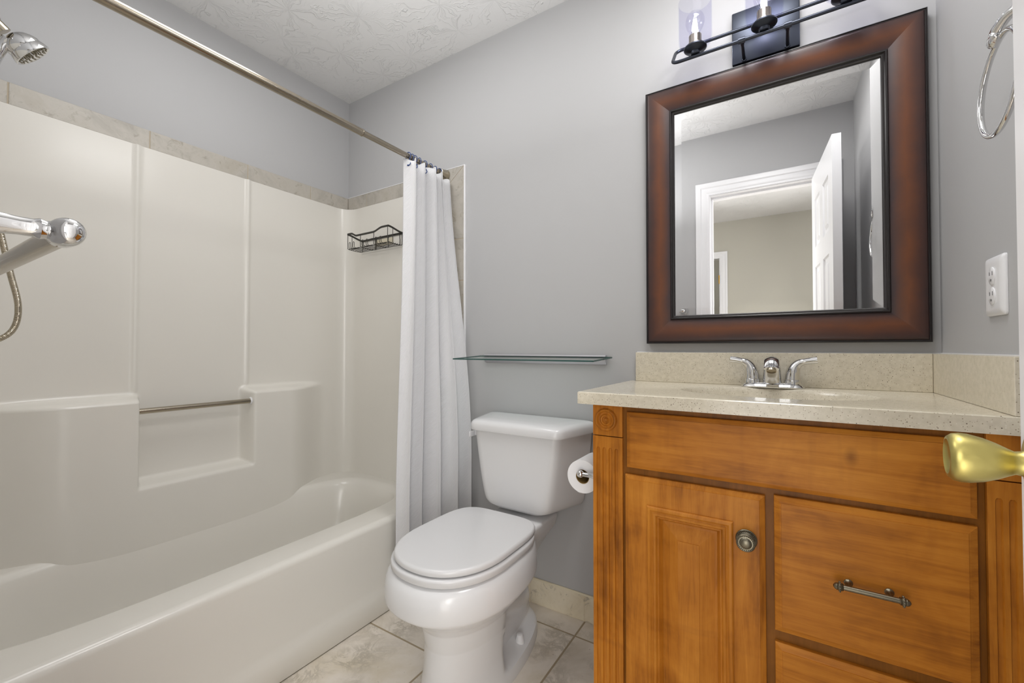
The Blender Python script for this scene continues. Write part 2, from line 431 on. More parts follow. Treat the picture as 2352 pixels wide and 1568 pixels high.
# open six-panel door, hinged right of the opening, standing in the room
HX, HY = 0.1585, 0.046
ang = math.atan2(0.642 - HY, 0.2045 - HX)
DL, DT, DZ0, DZ1 = math.hypot(0.2045 - HX, 0.642 - HY), 0.035, 0.012, 2.03
def door_xf(u, d, z):     # u along the leaf from the hinge, d depth (0 = room face, + towards the wall behind)
    return Vector((HX + math.cos(ang) * u + math.sin(ang) * d, HY + math.sin(ang) * u - math.cos(ang) * d, z))
door = bpy.data.objects.new('door_1', None); COL.objects.link(door); door.location = (HX, HY, 0); struct(door)
st, mid = 0.098, 0.085
cols_ = [(st, DL / 2 - mid / 2), (DL / 2 + mid / 2, DL - st)]
rows_ = [(0.24, 0.72), (0.90, 1.50), (1.61, 1.88)]
us = sorted({0, DL} | {x for c in cols_ for x in c}); zs = sorted({DZ0, DZ1} | {x for r in rows_ for x in r})
b = B()
def dq(p): return b.bm.verts.new(door_xf(*p))
for side in (0, 1):
    d0 = 0 if side == 0 else DT; sg = 1 if side == 0 else -1
    for i in range(len(us) - 1):
        for j in range(len(zs) - 1):
            if (us[i], us[i + 1]) in cols_ and (zs[j], zs[j + 1]) in rows_:
                rr = [(0, 0), (.006, .007), (.012, .009), (.03, .009), (.045, .002)]
                rings = [[door_xf(us[i] + q, d0 + sg * dd, zs[j] + q), door_xf(us[i + 1] - q, d0 + sg * dd, zs[j] + q), door_xf(us[i + 1] - q, d0 + sg * dd, zs[j + 1] - q), door_xf(us[i] + q, d0 + sg * dd, zs[j + 1] - q)] for q, dd in rr]
                b.loft(rings, True, False, True)
            else:
                b.bm.faces.new([dq((us[i], d0, zs[j])), dq((us[i + 1], d0, zs[j])), dq((us[i + 1], d0, zs[j + 1])), dq((us[i], d0, zs[j + 1]))])
for (a, c) in (((0, 0), (0, 1)), ((1, 0), (1, 1))):
    u = DL if a[0] else 0
    b.bm.faces.new([dq((u, 0, DZ0)), dq((u, DT, DZ0)), dq((u, DT, DZ1)), dq((u, 0, DZ1))])
for z in (DZ0, DZ1):
    b.bm.faces.new([dq((0, 0, z)), dq((DL, 0, z)), dq((DL, DT, z)), dq((0, DT, z))])
b.build('door_leaf', M['white_trim'], door, smooth=20)
ax = (door_xf(0, -1, 0) - door_xf(0, 0, 0)).normalized()
ku, kz = DL - 0.060, 0.939
kc = door_xf(ku, 0, kz)
kb = B().lathe([(.031, -.0005), (.031, .004), (.027, .008), (.0135, .010), (.0115, .013), (.0105, .018), (.0125, .022), (.017, .030), (.0205, .038), (.0232, .048), (.0236, .054), (.0225, .059), (.0195, .0625), (.017, .063), (.0145, .0605), (.0, .0595)], kc, ax, 48)
knob = kb.build('door_knob', M['brass'], door, smooth=50)


# tile base along the back wall, with its caulk line
b = B(); segs = [(-1.228, -.886), (-.882, -.646), (-.642, -.43)]
for x0, x1 in segs: b.box(x0, x1, YB - .0095, YB, 0.002, 0.098, .002)
b.box(-1.228, -.43, YB - .0075, YB - .0002, .0, .097)
bb = struct(b.build('baseboard_back', M['base_tile'], smooth=0))
B().tube([(-1.228, YB - .004, .0985), (-.43, YB - .004, .0985)], .0052, 8).build('caulk_line', M['caulk'], bb)

# stone tile border round the bath surround
TZ0, TZ1, TT = 1.822, 1.893, 0.010
b = B(); ys = [YF, .281, .642, 1.003, 1.313, YB - TT]
for a, c in zip(ys, ys[1:]): b.box(XL, XL + TT, a + .0015, c - .0015, TZ0, TZ1, .0015)
t1 = struct(b.build('trim_5', M['tile'], smooth=0))
B().box(XL, XL + TT - .0012, YF, YB - TT, TZ0, TZ1 - .0005).build('grout', M['grout'], t1, smooth=0)
b = B(); xs = [XL + TT, -1.915, -1.585, -1.331]
for i, (a, c) in enumerate(zip(xs, xs[1:])): b.box(a + .0015, c - (.0015 if i < 2 else 0), YB - TT, YB, TZ0, TZ1, .0015)
# mitred corner pair and the strip running down to the floor
SX0, SX1 = -1.331, -1.236
def prism_xz(b, poly, y0, y1):
    A = [b.bm.verts.new((x, y0, z)) for x, z in poly]; C = [b.bm.verts.new((x, y1, z)) for x, z in poly]
    b.bm.faces.new(A); b.bm.faces.new(C[::-1])
    for i in range(len(poly)): j = (i + 1) % len(poly); b.bm.faces.new((A[i], C[i], C[j], A[j]))
prism_xz(b, [(SX0 + .001, TZ0), (SX1 - .002, TZ1), (SX0 + .001, TZ1)], YB - TT, YB)
zs = [1.555, 1.36, 1.02, .68, .34, .0]
prism_xz(b, [(SX0 + .001, TZ0 - .003), (SX0 + .001, zs[0] + .002), (SX1, zs[0] + .002), (SX1, TZ1 - .003)], YB - TT, YB)
for a, c in zip(zs, zs[1:]): b.box(SX0, SX1, YB - TT, YB, c + .002, a - .002, .0015)
t2 = struct(b.build('trim_6', M['tile'], smooth=0))
g_ = B(); g_.box(XL + TT, SX0, YB - TT + .0012, YB, TZ0, TZ1 - .0005); g_.box(SX0, SX1 - .0005, YB - TT + .0012, YB, 0.0, TZ1 - .0005)
g_.build('grout', M['grout'], t2, smooth=0)
e = B(); e.box(SX1, SX1 + .0065, YB - TT - .002, YB, 0.0, TZ1 + .004, .0015); e.box(XL + TT, SX1, YB - TT - .0012, YB, TZ1, TZ1 + .0035, .001)
e.build('edge_strip', M['white_trim'], t2, smooth=0)

# ------------------------------------------------------------------ bath and shower unit
RZ = 0.365
AX = -1.338
SXI, SYF, SYB = XL + .012, YF + .012, YB - .0115        # inner faces of the surround
bath = thing('bathtub', 'cream one-piece fibreglass bathtub with moulded shower surround against the left wall', 'bathtub', (-1.71, .79, 0))
# --- surround: one moulded height field running round the three walls
CR = 0.075
path = []
def addp(x, y, nx, ny): path.append((x, y, nx, ny))
N1 = 34
for i in range(N1): addp(lerp(AX + .004, SXI + CR, i / N1), SYF, 0, 1)
for i in range(10):
    a = -PI / 2 - (PI / 2) * i / 10; addp(SXI + CR + CR * math.cos(a), SYF + CR + CR * math.sin(a), -math.cos(a), -math.sin(a))
y0, y1 = SYF + CR, SYB - CR
NY = 300
for i in range(NY): addp(SXI, lerp(y0, y1, i / NY), 1, 0)
for i in range(10):
    a = PI - (PI / 2) * i / 10; addp(SXI + CR + CR * math.cos(a), SYB - CR + CR * math.sin(a), -math.cos(a), -math.sin(a))
for i in range(N1 + 1): addp(lerp(SXI + CR, AX + .004, i / N1), SYB, 0, -1)
zz = []
z = .200
while z < 1.8215:
    zz.append(z); z += 0.006 if (z < .90) else 0.03
zz.append(1.8215)
R0, R1 = .604, .992
def disp(x, y, nx, z):
    if nx < .999: 
        return 0.0
    along = ss(y, .18, .42) * (1 - ss(y, 1.16, 1.40))
    low = 1 - ss(z, .848, .876)
    side = 1 - ss(y, R0 - .012, R0 + .018) * (1 - ss(y, R1 - .02, R1 + .012))
    fill = 1 - ss(z, .528, .552)
    d = .086 * along * low * max(side, fill)
    up = ss(z, .86, .90)
    d += up * .007 * (math.exp(-((y - .604) / .009) ** 2) + math.exp(-((y - 1.004) / .009) ** 2))
    return d
rings = []
for z in zz:
    lip = .0 
    rings.append([(x + nx * disp(x, y, nx, z), y + ny * disp(x, y, nx, z), z) for x, y, nx, ny in path])
b = B(); b.loft(rings, closed=False)
# top flange going back to the wall
top = rings[-1]
b.loft([top, [(x - nx * .011, y - ny * .011, 1.8215) for x, y, nx, ny in path]], closed=False)
# front flanges
for k in (0, -1):
    col_ = [r[k] for r in rings]; nx, ny = path[k][2:]
    b.loft([col_, [(p[0] + .004, p[1] - ny * .003, p[2]) for p in col_], [(p[0] + .005, p[1] - ny * .0105, p[2]) for p in col_]], closed=False)
b.build('surround', M['fibreglass'], bath, smooth=60)
# --- tub
bc = (-1.736, .79); ba = (.269, .69)
def sup(th, ax_, ay_, n):
    c, s = math.cos(th), math.sin(th)
    return (math.copysign(abs(c) ** (2 / n), c) * ax_, math.copysign(abs(s) ** (2 / n), s) * ay_)
X0, X1, Y0, Y1 = SXI - .004, AX - .022, SYF - .006, SYB + .006
ths = [2 * PI * i / 160 for i in range(160)]
for cx, cy in ((X0, Y0), (X0, Y1), (X1, Y0), (X1, Y1)): ths.append(math.atan2((cy - bc[1]) / ba[1], (cx - bc[0]) / ba[0]) % (2 * PI))
ths = sorted(set(round(t, 6) for t in ths))
def rect_hit(th):
    dx, dy = math.cos(th) * ba[0], math.sin(th) * ba[1]; t = 1e9
    if dx > 1e-9: t = min(t, (X1 - bc[0]) / dx)
    if dx < -1e-9: t = min(t, (X0 - bc[0]) / dx)
    if dy > 1e-9: t = min(t, (Y1 - bc[1]) / dy)
    if dy < -1e-9: t = min(t, (Y0 - bc[1]) / dy)
    return (bc[0] + dx * t, bc[1] + dy * t, RZ)
def basin_ring(inset, z, n=4.2):
    return [(bc[0] + sup(t, ba[0] - inset, ba[1] - inset * 1.6, n)[0], bc[1] + sup(t, ba[0] - inset, ba[1] - inset * 1.6, n)[1], z) for t in ths]
rings = [[rect_hit(t) for t in ths], basin_ring(-.012, RZ), basin_ring(-.004, RZ - .002), basin_ring(.006, RZ - .010), basin_ring(.014, RZ - .025), basin_ring(.022, RZ - .06), basin_ring(.04, .20), basin_ring(.055, .12), basin_ring(.075, .085), basin_ring(.11, .068), basin_ring(.17, .06)]
b = B(); b.loft(rings, True, False, True)
prof = [(X1, RZ)] + [(AX - .022 + .022 * math.sin(a), RZ - .022 + .022 * math.cos(a)) for a in [PI / 2 * i / 8 for i in range(1, 9)]] + [(AX + .001, .25), (AX + .001, .115), (AX + .003, .10), (AX + .007, .085), (AX + .0085, .07), (AX + .0085, .006), (AX + .004, .0015)]
b.loft([[(x, y, z) for x, z in prof] for y in (SYF - .006, SYB + .006)], closed=False)
b.build('tub', M['fibreglass'], bath, smooth=60)
gb = B(); gb.tube([(-2.006, R0 - .01, .812), (-2.006, R1 + .008, .812)], .0105, 20)
gb.build('grab_bar', M['nickel'], bath)
cf = B(); cf.lathe([(.014, -.001), (.0165, .002), (.0125, .006)], (-2.006, R1 + .002, .812), (0, -1, 0), 20); cf.build('caulk_ring', M['white_plastic'], bath)

# ------------------------------------------------------------------ curtain rod, hooks, curtain
RX, RZ2 = -1.345, 1.868
rod = thing('curtain_rod', 'satin steel shower curtain rod spanning the bath alcove near the ceiling', 'curtain rod', (RX, YF, RZ2))
B().tube([(RX, YF + .02, RZ2), (RX, 1.060, RZ2)], .0135, 24).build('outer_tube', M['steel'], rod)
B().lathe([(.0135, 0), (.0142, .001), (.0142, .006), (.0112, .008)], (RX, 1.056, RZ2), (0, 1, 0), 24).build('tube_collar', M['steel'], rod)
B().tube([(RX, 1.05, RZ2), (RX, YB - .013, RZ2)], .0112, 24).build('inner_tube', M['steel'], rod)
for y, s in ((YB - .0105, -1), (YF + .0005, 1)):
    B().lathe([(.026, 0), (.026, .005), (.024, .012), (.0205, .030), (.019, .042), (.014, .044)], (RX, y, RZ2), (0, s, 0), 28).build('end_cup', M['nickel'], rod)

NU, NV = 260, 60
ZT, ZB = 1.8525, 0.09
def curtain_pt(u, v):
    """u 0..1 from the room-side edge to the wall, v 0 top .. 1 bottom"""
    z = lerp(ZT, ZB, v)
    ph = u * 2 * PI * 4.6
    y = lerp(lerp(1.283, 1.205, ss(v, 0, .8)), 1.528, u)
    xc = lerp(RX + .012, lerp(-1.292, -1.195, ss(u, .2, 1)), ss(v, -.1, .75))
    if v < .001: pass
    amp = lerp(.036, .030, v) * (1 - .25 * math.sin(u * 9))
    x = xc + amp * math.sin(ph - .7) + .008 * math.sin(ph * 2.3 + 1.0 + v * 1.5) * ss(v, .05, .6)
    y += .006 * math.sin(ph * 2 - 1.0) * (1 - .3 * v) - .01 * u * 0
    sag = -.011 * (0.5 - 0.5 * math.cos(u * 2 * PI * 11)) * (1 - ss(v, 0, .02)) - .016 * ss(u, .82, .90) * (1 - ss(v, 0, .03))
    x = max(x, AX + .014 if z < RZ + .03 else -9)
    return Vector((x, min(y, YB - .014), z + sag))
b = B(); uvl = b.bm.loops.layers.uv.new('UVMap')
G = [[b.bm.verts.new(curtain_pt(i / NU, j / NV)) for i in range(NU + 1)] for j in range(NV + 1)]
uvw = 1.8
for j in range(NV):
    for i in range(NU):
        f = b.bm.faces.new((G[j][i], G[j][i + 1], G[j + 1][i + 1], G[j + 1][i]))
        for lp, (a, c) in zip(f.loops, ((i, j), (i + 1, j), (i + 1, j + 1), (i, j + 1))): lp[uvl].uv = (a / NU * uvw * .8, (1 - c / NV) * uvw)
cur = b.build('shower_curtain', M['curtain'], loc=(-1.29, 1.39, ZB), smooth=180)
md = cur.modifiers.new('thickness', 'SOLIDIFY'); md.thickness = 0.0014; md.offset = 0
cur['label'] = 'white woven shower curtain gathered in folds at the wall end of the rod'; cur['category'] = 'shower curtain'
hook0 = None
HN = 8
hook_lab = ['blue curtain hook nearest the camera, its end through the curtain corner', 'blue curtain hook second from the camera, tight against the nearest one',
            'blue curtain hook third from the camera in the bunched group', 'blue curtain hook fourth from the camera, behind the first curtain fold',
            'blue curtain hook fifth from the camera, between the middle curtain folds', 'blue curtain hook third from the tiled wall on the rod',
            'blue curtain hook second from the tiled wall on the rod', 'blue curtain hook closest to the tiled wall and rod end cup']
HY_ = [1.298, 1.318, 1.334, 1.362, 1.396, 1.432, 1.463, 1.492]
for i in range(HN):
    y = HY_[i]
    if hook0 is None:
        pts = [(RX + .016 * math.cos(a), .0, .0 + .0165 * math.sin(a)) for a in [math.radians(-60 + 300 * k / 16) for k in range(17)]]
        pts = [(p[0] - RX, p[1], p[2]) for p in pts]
        tail = [(.012, .0, -.026), (.02, -.004, -.036), (.019, -.008, -.044), (.011, -.01, -.045)]
        hb = B(); hb.tube(bez([tuple(p) for p in reversed(pts)] + tail if False else tail[::-1] + pts, 3), .0018, 8); hb.sphere((.011, -.01, -.045), .0036, 8)
        o = hb.build('curtain_hook', M['blue_plastic'], smooth=60); hook0 = o
    else:
        o = hook0.copy(); COL.objects.link(o)
    o.location = (RX, y, RZ2); o.rotation_euler = (0, 0, math.radians(random.uniform(-14, 14)))
    o['label'] = hook_lab[i]; o['category'] = 'curtain hook'; o['group'] = 'blue hooks along the curtain rod'

# ------------------------------------------------------------------ shower head
sh = thing('hand_shower', 'chrome hand shower head in its bracket high on the near tub wall', 'hand shower', (-1.70, YF, 1.86))
SH = Vector((-1.70, .260, 1.846))
n_ = Vector((.06, .74, -.66)).normalized()          # spray direction
B().tube(bez([(-1.70, YF, 1.96), (-1.70, .07, 1.962), (-1.70, .12, 1.945), (-1.70, .175, 1.905)], 6), .0105, 14).build('shower_arm', M['chrome'], sh)
B().lathe([(.032, 0), (.031, .004), (.02, .010), (.0105, .012)], (-1.70, YF, 1.96), (0, 1, 0), 24).build('wall_flange', M['chrome'], sh)
bk = B(); bk.tube([(-1.70, .168, 1.912), (-1.70, .205, 1.882)], [.019, .0175], 16); bk.tube([(-1.70, .196, 1.892), (-1.70, .222, 1.866)], [.0135, .016], 16)
bk.build('swivel_bracket', M['nickel'], sh)
hd = B(); hd.lathe([(.0, -.034), (.016, -.033), (.026, -.027), (.0345, -.017), (.039, -.006), (.0385, .0), (.0400, .002), (.0435, .016), (.0432, .0185), (.041, .0195), (.038, .0175), (.0, .0165)], SH, n_, 40)
hd.build('spray_head', M['chrome'], sh, smooth=40)
u_ = n_.orthogonal().normalized(); w_ = n_.cross(u_)
nz = B()
for rr, k in ((.010, 6), (.019, 12), (.028, 16), (.0345, 20)):
    for i in range(k):
        a = 2 * PI * i / k; c = SH + n_ * .016 + (u_ * math.cos(a) + w_ * math.sin(a)) * rr
        nz.lathe([(.0021, 0), (.0021, .0025), (.0012, .0038)], c, n_, 6)
nz.build('nozzles', M['antique'], sh)
hp = bez([SH - n_ * .012 + Vector((0, -.02, -.006)), (-1.705, .222, 1.832), (-1.71, .206, 1.78), (-1.712, .197, 1.71), (-1.714, .190, 1.64)], 8)
B().tube(hp, [lerp(.017, .0115, min(1, i / 10)) for i in range(len(hp))], 16).build('handle', M['chrome'], sh)
hs = bez([(-1.714, .190, 1.64), (-1.72, .197, 1.50), (-1.74, .226, 1.36), (-1.75, .247, 1.25), (-1.755, .263, 1.165), (-1.755, .258, 1.105), (-1.752, .234, 1.072), (-1.746, .19, 1.058), (-1.74, .13, 1.10), (-1.735, .085, 1.30), (-1.73, .07, 1.6), (-1.715, .10, 1.87), (-1.70, .14, 1.925)], 40)
L = 0; hr = []
for i, p in enumerate(hs):
    if i: L += (p - hs[i - 1]).length
    hr.append(.0072 + .0011 * math.sin(L * 2 * PI / .0085))
# resample finely so that every metal coil shows
fine = []; fr = []; L = 0; stepn = 0
for i in range(len(hs) - 1):
    a, c = hs[i], hs[i + 1]; k = max(1, int((c - a).length / .0009))
    for q in range(k):
        p = a + (c - a) * (q / k); fine.append(p)
L = 0
for i, p in enumerate(fine):
    if i: L += (p - fine[i - 1]).length
    fr.append(.0070 + .0006 * math.cos(L * 2 * PI / .0036))
B().tube(fine, fr, 10).build('shower_hose', M['nickel'], sh, smooth=60)

# ------------------------------------------------------------------ towel bar by the door
tb = thing('towel_bar', 'chrome towel bar with rounded ends close to the camera on the door wall', 'towel bar', (-.55, YF, 1.15))
TBY, TBZ = .110, 1.150
for x in (-.550, -1.16):
    B().lathe([(.026, .0), (.026, .004), (.022, .008), (.0135, .018), (.0095, .034), (.0078, .052), (.0078, .060), (.0092, .064), (.0078, .068), (.009, .072)], (x, YF, TBZ), (0, 1, 0), 28).build('post', M['chrome'], tb)
    s = 1 if x > -1 else -1
    B().lathe([(.0, -.016), (.0105, -.0155), (.0122, -.012), (.0127, 0), (.0126, .006), (.0115, .012), (.0085, .0165), (.004, .0187), (.0, .019)], (x, TBY, TBZ), (s, 0, 0), 28).build('end_cap', M['chrome'], tb, smooth=60)
B().tube([(-.552, TBY, TBZ), (-1.158, TBY, TBZ)], .0095, 24).build('bar', M['nickel'], tb)

# ------------------------------------------------------------------ wire caddy on the back wall of the bath
CY1, CY0 = SYB - .002, 1.440
cad = thing('shower_caddy', 'black wire shower caddy basket fixed to the back tub wall', 'caddy', (-1.79, SYB, 1.57))
cx0, cx1 = -1.942, -1.628
CZT, CZB = 1.633, 1.572
def wave(x):
    t = (x - cx0) / (cx1 - cx0)
    return CZT + .016 * (1 - ss(t, .10, .24)) + .016 * ss(t, .64, .86)
b = B()
loop = [(x, CY0, wave(x)) for x in [lerp(cx0, cx1, i / 40) for i in range(41)]]
loop += [(cx1, lerp(CY0, CY1, i / 6), lerp(wave(cx1), CZT, ss(i / 6, 0, 1))) for i in range(1, 7)]
loop += [(lerp(cx1, cx0, i / 8), CY1 - .0015, CZT) for i in range(1, 9)]
loop += [(cx0, lerp(CY1, CY0, i / 6), lerp(CZT, wave(cx0), ss(i / 6, 0, 1))) for i in range(1, 6)]
# flat band rim
n = len(loop); rr = []
ctr = Vector(((cx0 + cx1) / 2, (CY0 + CY1) / 2, 0))
inner = []
for (x, y, z) in loop:
    dx = .0012 if x <= cx0 + 1e-6 else (-.0012 if x >= cx1 - 1e-6 else 0); dy = .0012 if y <= CY0 + 1e-6 else (-.0012 if y > CY1 - .01 else 0)
    inner.append((x + dx, y + dy, z))
ra = [[(a[0], a[1], a[2] - .005), (a[0], a[1], a[2] + .005), (c[0], c[1], c[2] + .005), (c[0], c[1], c[2] - .005)] for a, c in zip(loop, inner)]
b.loft(ra + [ra[0]], True, False, False)
b.build('rim', M['black_wire'], cad, smooth=30)
def wire(pts, r=.0015, nm='wire'):
    w.tube(pts, r, 6)
w = B()
for k in range(7): # lengthwise bottom wires
    y = lerp(CY0 + .010, CY1 - .006, k / 6); wire([(cx0 + .002, y, CZB), (cx1 - .002, y, CZB)])
for k in range(4):
    x = lerp(cx0 + .004, cx1 - .004, k / 3)
    wire(bez([(x, CY0 + .001, wave(x)), (x, CY0 + .001, CZB + .012), (x, CY0 + .010, CZB - .002), (x, CY1 - .012, CZB - .002), (x, CY1 - .002, CZB + .012), (x, CY1 - .002, CZT)], 4), .0017)
wire([(cx0, CY0 + .03, CZT + .01), (cx0, CY0 + .03, CZB)]); wire([(cx1, CY0 + .03, CZT + .01), (cx1, CY0 + .03, CZB)])
wire([(cx0 + .07, CY1 - .003, CZT + .004), (cx1 - .02, CY1 - .003, CZT + .004)], .0018)
for x in (cx0 + .115, cx1 - .02): wire(bez([(x, CY1 - .003, CZT + .004), (x, CY1 - .004, CZT - .02), (x + .004, CY1 - .006, CZT - .034), (x, CY1 - .003, CZB)], 4), .0017)
w.build('wire_basket', M['black_wire'], cad, smooth=60)
for x in (-1.902, -1.872, -1.800, -1.768, -1.700, -1.668):
    w = B(); yy = CY0 + .004
    wire(bez([(x - .006, yy + .02, CZB), (x - .006, yy - .012, CZB - .004), (x - .006, yy - .018, CZB + .006), (x - .005, yy - .018, CZB + .022), (x, yy - .018, CZB + .027), (x + .005, yy - .018, CZB + .022), (x + .006, yy - .018, CZB + .006), (x + .006, yy - .012, CZB - .004), (x + .006, yy + .02, CZB)], 5), .0014)
    w.build('hook', M['black_wire'], cad, smooth=60)
B().box(-1.835, -1.70, SYB - .0035, SYB - .0005, 1.590, 1.624, .001).build('adhesive_strip', mat_plain('clear_strip', rgb(200, 192, 170), .3), cad)

# ------------------------------------------------------------------ toilet
TX = -0.838
wc = thing('toilet', 'white two-piece toilet with elongated bowl between the bath and the vanity', 'toilet', (TX, 1.2, 0))
def egg(z, yf, yc, yb, hw, n=2.0, nf=2.0, N=112, recess=True):
    r = []
    for i in range(N):
        t = 2 * PI * i / N; c, s = math.cos(t), math.sin(t)
        if s < 0: x = math.copysign(abs(c) ** (2 / nf), c) * hw; y = yc - abs(s) ** (2 / nf) * (yc - yf)
        else: x = math.copysign(abs(c) ** (2 / n), c) * hw; y = yc + abs(s) ** (2 / n) * (yb - yc)
        if recess:
            k = ss(y, 1.12, 1.15) * ss(z, .040, .056) * (1 - ss(z, .255, .30))
            bul = .30 * math.exp(-((z - .165 - (1.30 - y) * .28) / .045) ** 2) * (1 - ss(y, 1.36, 1.44))
            x *= 1 - k * (.50 - bul)
        r.append((TX - .006 + x, y, z))
    return r
keys = [ # z, yf, yc, yb, hw, nback
    (0.000, .893, 1.110, 1.455, .124, 2.1), (.004, .890, 1.11, 1.457, .125, 2.1), (.030, .893, 1.11, 1.455, .123, 2.1), (.046, .899, 1.11, 1.45, .119, 2.1),
    (.10, .910, 1.11, 1.44, .1125, 2.2), (.18, .918, 1.10, 1.42, .112, 2.2), (.236, .908, 1.09, 1.40, .121, 2.2), (.262, .890, 1.08, 1.375, .137, 2.2), (.285, .864, 1.065, 1.36, .158, 2.2),
    (.302, .842, 1.055, 1.35, .1735, 2.3), (.318, .820, 1.05, 1.345, .1865, 2.3), (.3260, .8105, 1.05, 1.342, .1925, 2.3), (.3300, .8075, 1.05, 1.342, .1945, 2.3), (.336, .8062, 1.05, 1.342, .1950, 2.3), (.365, .806, 1.05, 1.338, .1945, 2.3), (.395, .812, 1.05, 1.336, .1905, 2.3), (.410, .822, 1.05, 1.33, .182, 2.3), (.416, .840, 1.05, 1.32, .166, 2.3)]
zk = [k[0] for k in keys]
zl = sorted(set(zk) | {.04 + .006 * i for i in range(45)})
rings = [egg(z, *[interp(zk, [k[q] for k in keys], z) for q in (1, 2, 3, 4)], n=interp(zk, [k[5] for k in keys], z), nf=2.0 + .3 * ss(z, .25, .36)) for z in zl]
b = B(); b.loft(rings, True, True, True)
# tank deck behind the bowl
dk = []
for z, hx, y0, y1 in ((.28, .050, 1.30, 1.44), (.33, .075, 1.28, 1.47), (.378, .104, 1.25, 1.492), (.408, .110, 1.24, 1.497), (.416, .109, 1.24, 1.496), (.420, .104, 1.245, 1.49)):
    rr = .025; pts = []
    for (cx, cy, a0) in ((hx - rr, y0 + rr, -PI / 2), (hx - rr, y1 - rr, 0), (-hx + rr, y1 - rr, PI / 2), (-hx + rr, y0 + rr, PI)):
        pts += [(TX + x, y, z) for x, y in arc(cx, cy, rr, a0, a0 + PI / 2, 6)]
    dk.append(pts)
b.loft(dk, True, True, True)
bowl = b.build('bowl', M['porcelain'], wc, smooth=50)
def plate(name, z0, z1, yf, yb, hw, n, rtop, dome, mat, yc=1.04):
    pr = [(.004, z0), (.0, z0 + .004), (.0, z1 - rtop)] + [(rtop * (1 - math.cos(a)), z1 - rtop + rtop * math.sin(a)) for a in [PI / 2 * i / 6 for i in range(1, 7)]]
    rings = [egg(z, yf + q, yc, yb - q * .6, hw - q, n, 2.25, recess=False) for q, z in pr]
    for f in (.75, .5, .25, .06):
        q = (hw - rtop) * (1 - f)
        k = 1 - f * f
        rings.append([(TX - .006 + (p[0] - TX + .006) * f, yc + (p[1] - yc) * f, z1 + dome * k) for p in rings[len(pr) - 1]])
    b = B(); b.loft(rings, True, True, True); return b.build(name, mat, wc, smooth=50)
plate('seat', .4175, .4395, .824, 1.272, .180, 4.0, .006, 0, M['seat_plastic'])
plate('lid', .4420, .4615, .833, 1.280, .172, 4.6, .009, .0035, M['seat_plastic'])
for s in (-1, 1):
    hg = B(); hg.box(TX + s * .07 - .018, TX + s * .07 + .018, 1.270, 1.300, .4185, .4480, .006, 3)
    hg.build('hinge', M['seat_plastic'], wc)
# tank: tapered, trapezoid in plan, rounded front corners
def tank_ring(z, hf, hb, yf, yb, rf, rb=.02):
    C = [(-hb, yb, rb), (-hf, yf, rf), (hf, yf, rf), (hb, yb, rb)]; pts = []
    for i in range(4):
        p = Vector(C[i][:2]); a = Vector(C[i - 1][:2]); c = Vector(C[(i + 1) % 4][:2]); r = C[i][2]
        d1 = (a - p).normalized(); d2 = (c - p).normalized(); half = d1.angle(d2) / 2; q = r / math.tan(half)
        p1 = p + d1 * q; p2 = p + d2 * q
        for k in range(9):
            t = k / 8; v = p1 * (1 - t) ** 2 + p * 2 * t * (1 - t) + p2 * t * t; pts.append((TX + v.x, v.y, z))
    return pts
rings = []
tz0, tz1 = .440, .732
for t in [i / 20 for i in range(21)]:
    z = lerp(tz0, tz1, t); k = t ** .62
    e = .03 * (1 - ss(t, 0, .12)) if t < .12 else 0
    e = .028 * (1 - math.sqrt(max(0, 1 - (1 - min(t / .12, 1)) ** 2)))
    rings.append(tank_ring(z, lerp(.124, .179, k) - e, lerp(.196, .238, k) - e, lerp(1.345, 1.332, k) + e * .5, 1.538, .042))
b = B(); b.loft(rings, True, True, True); b.build('tank', M['porcelain'], wc, smooth=50)
rings = []
for q, z in [(.010, .728), (.0, .731), (-.001, .736), (-.001, .752), (.001, .758), (.005, .764), (.012, .7685), (.024, .771), (.06, .773)]:
    rings.append(tank_ring(z, .193 - q, .250 - q, 1.318 + q, 1.5425 - q * .4, .05 if q < .02 else .04))
b = B(); b.loft(rings, True, True, True); b.build('tank_lid', M['porcelain'], wc, smooth=50)
lv = B(); lv.box(TX - .232, TX - .20, 1.402, 1.42, .690, .708, .004); lv.box(TX - .234, TX - .225, 1.37, 1.424, .688, .710, .004); lv.build('flush_lever', M['white_plastic'], wc)
for s in (1, -1):
    B().lathe([(.0155, .0), (.0150, .004), (.0115, .024), (.0105, .027), (.008, .0285), (0, .029)], (TX + s * .076, 1.258, .045), (0, 0, 1), 24).build('bolt_cap', M['white_plastic'], wc)
for s in (1, -1):
    tbt = B(); tbt.tube([(TX + s * .085, 1.45, .355), (TX + s * .085, 1.45, .425)], .004, 10)
    tbt.tube([(TX + s * .085, 1.45, .366), (TX + s * .085, 1.45, .374)], .008, 6)
    tbt.build('tank_bolt', M['nickel'], wc)

# ------------------------------------------------------------------ glass shelf
gs = thing('wall_shelf', 'clear glass wall shelf above the toilet tank', 'shelf', (-.836, YB, 1.01))
def tilt(y): return lerp(1.0110, 1.0022, (YB - .012 - y) / (YB - .012 - 1.35))
b = B(); T = .0052
for (x0, x1, y0, y1) in ((-1.139, -.531, 1.35, YB - .012),):
    P = [(x0, y0), (x1, y0), (x1, y1), (x0, y1)]
    b.loft([[(x, y, tilt(y) - T / 2) for x, y in P], [(x, y, tilt(y) + T / 2) for x, y in P]], True, True, True)
gp = b.build('glass_plate', [M['shelf_glass'], M['glass_edge']], gs, smooth=0)
for p in gp.data.polygons:
    if abs(p.normal.z) < .5: p.material_index = 1
br = B()
br.loft([[(x, YB, 1.0195), (x, YB - .014, 1.0195), (x, YB - .019, 1.0150), (x, YB - .019, 1.0138), (x, YB - .010, 1.0138), (x, YB - .010, 1.0072), (x, YB - .020, 1.0072), (x, YB - .0175, .998), (x, YB - .006, .984), (x, YB, .982)] for x in (-1.115, -.556)], True, True, True)
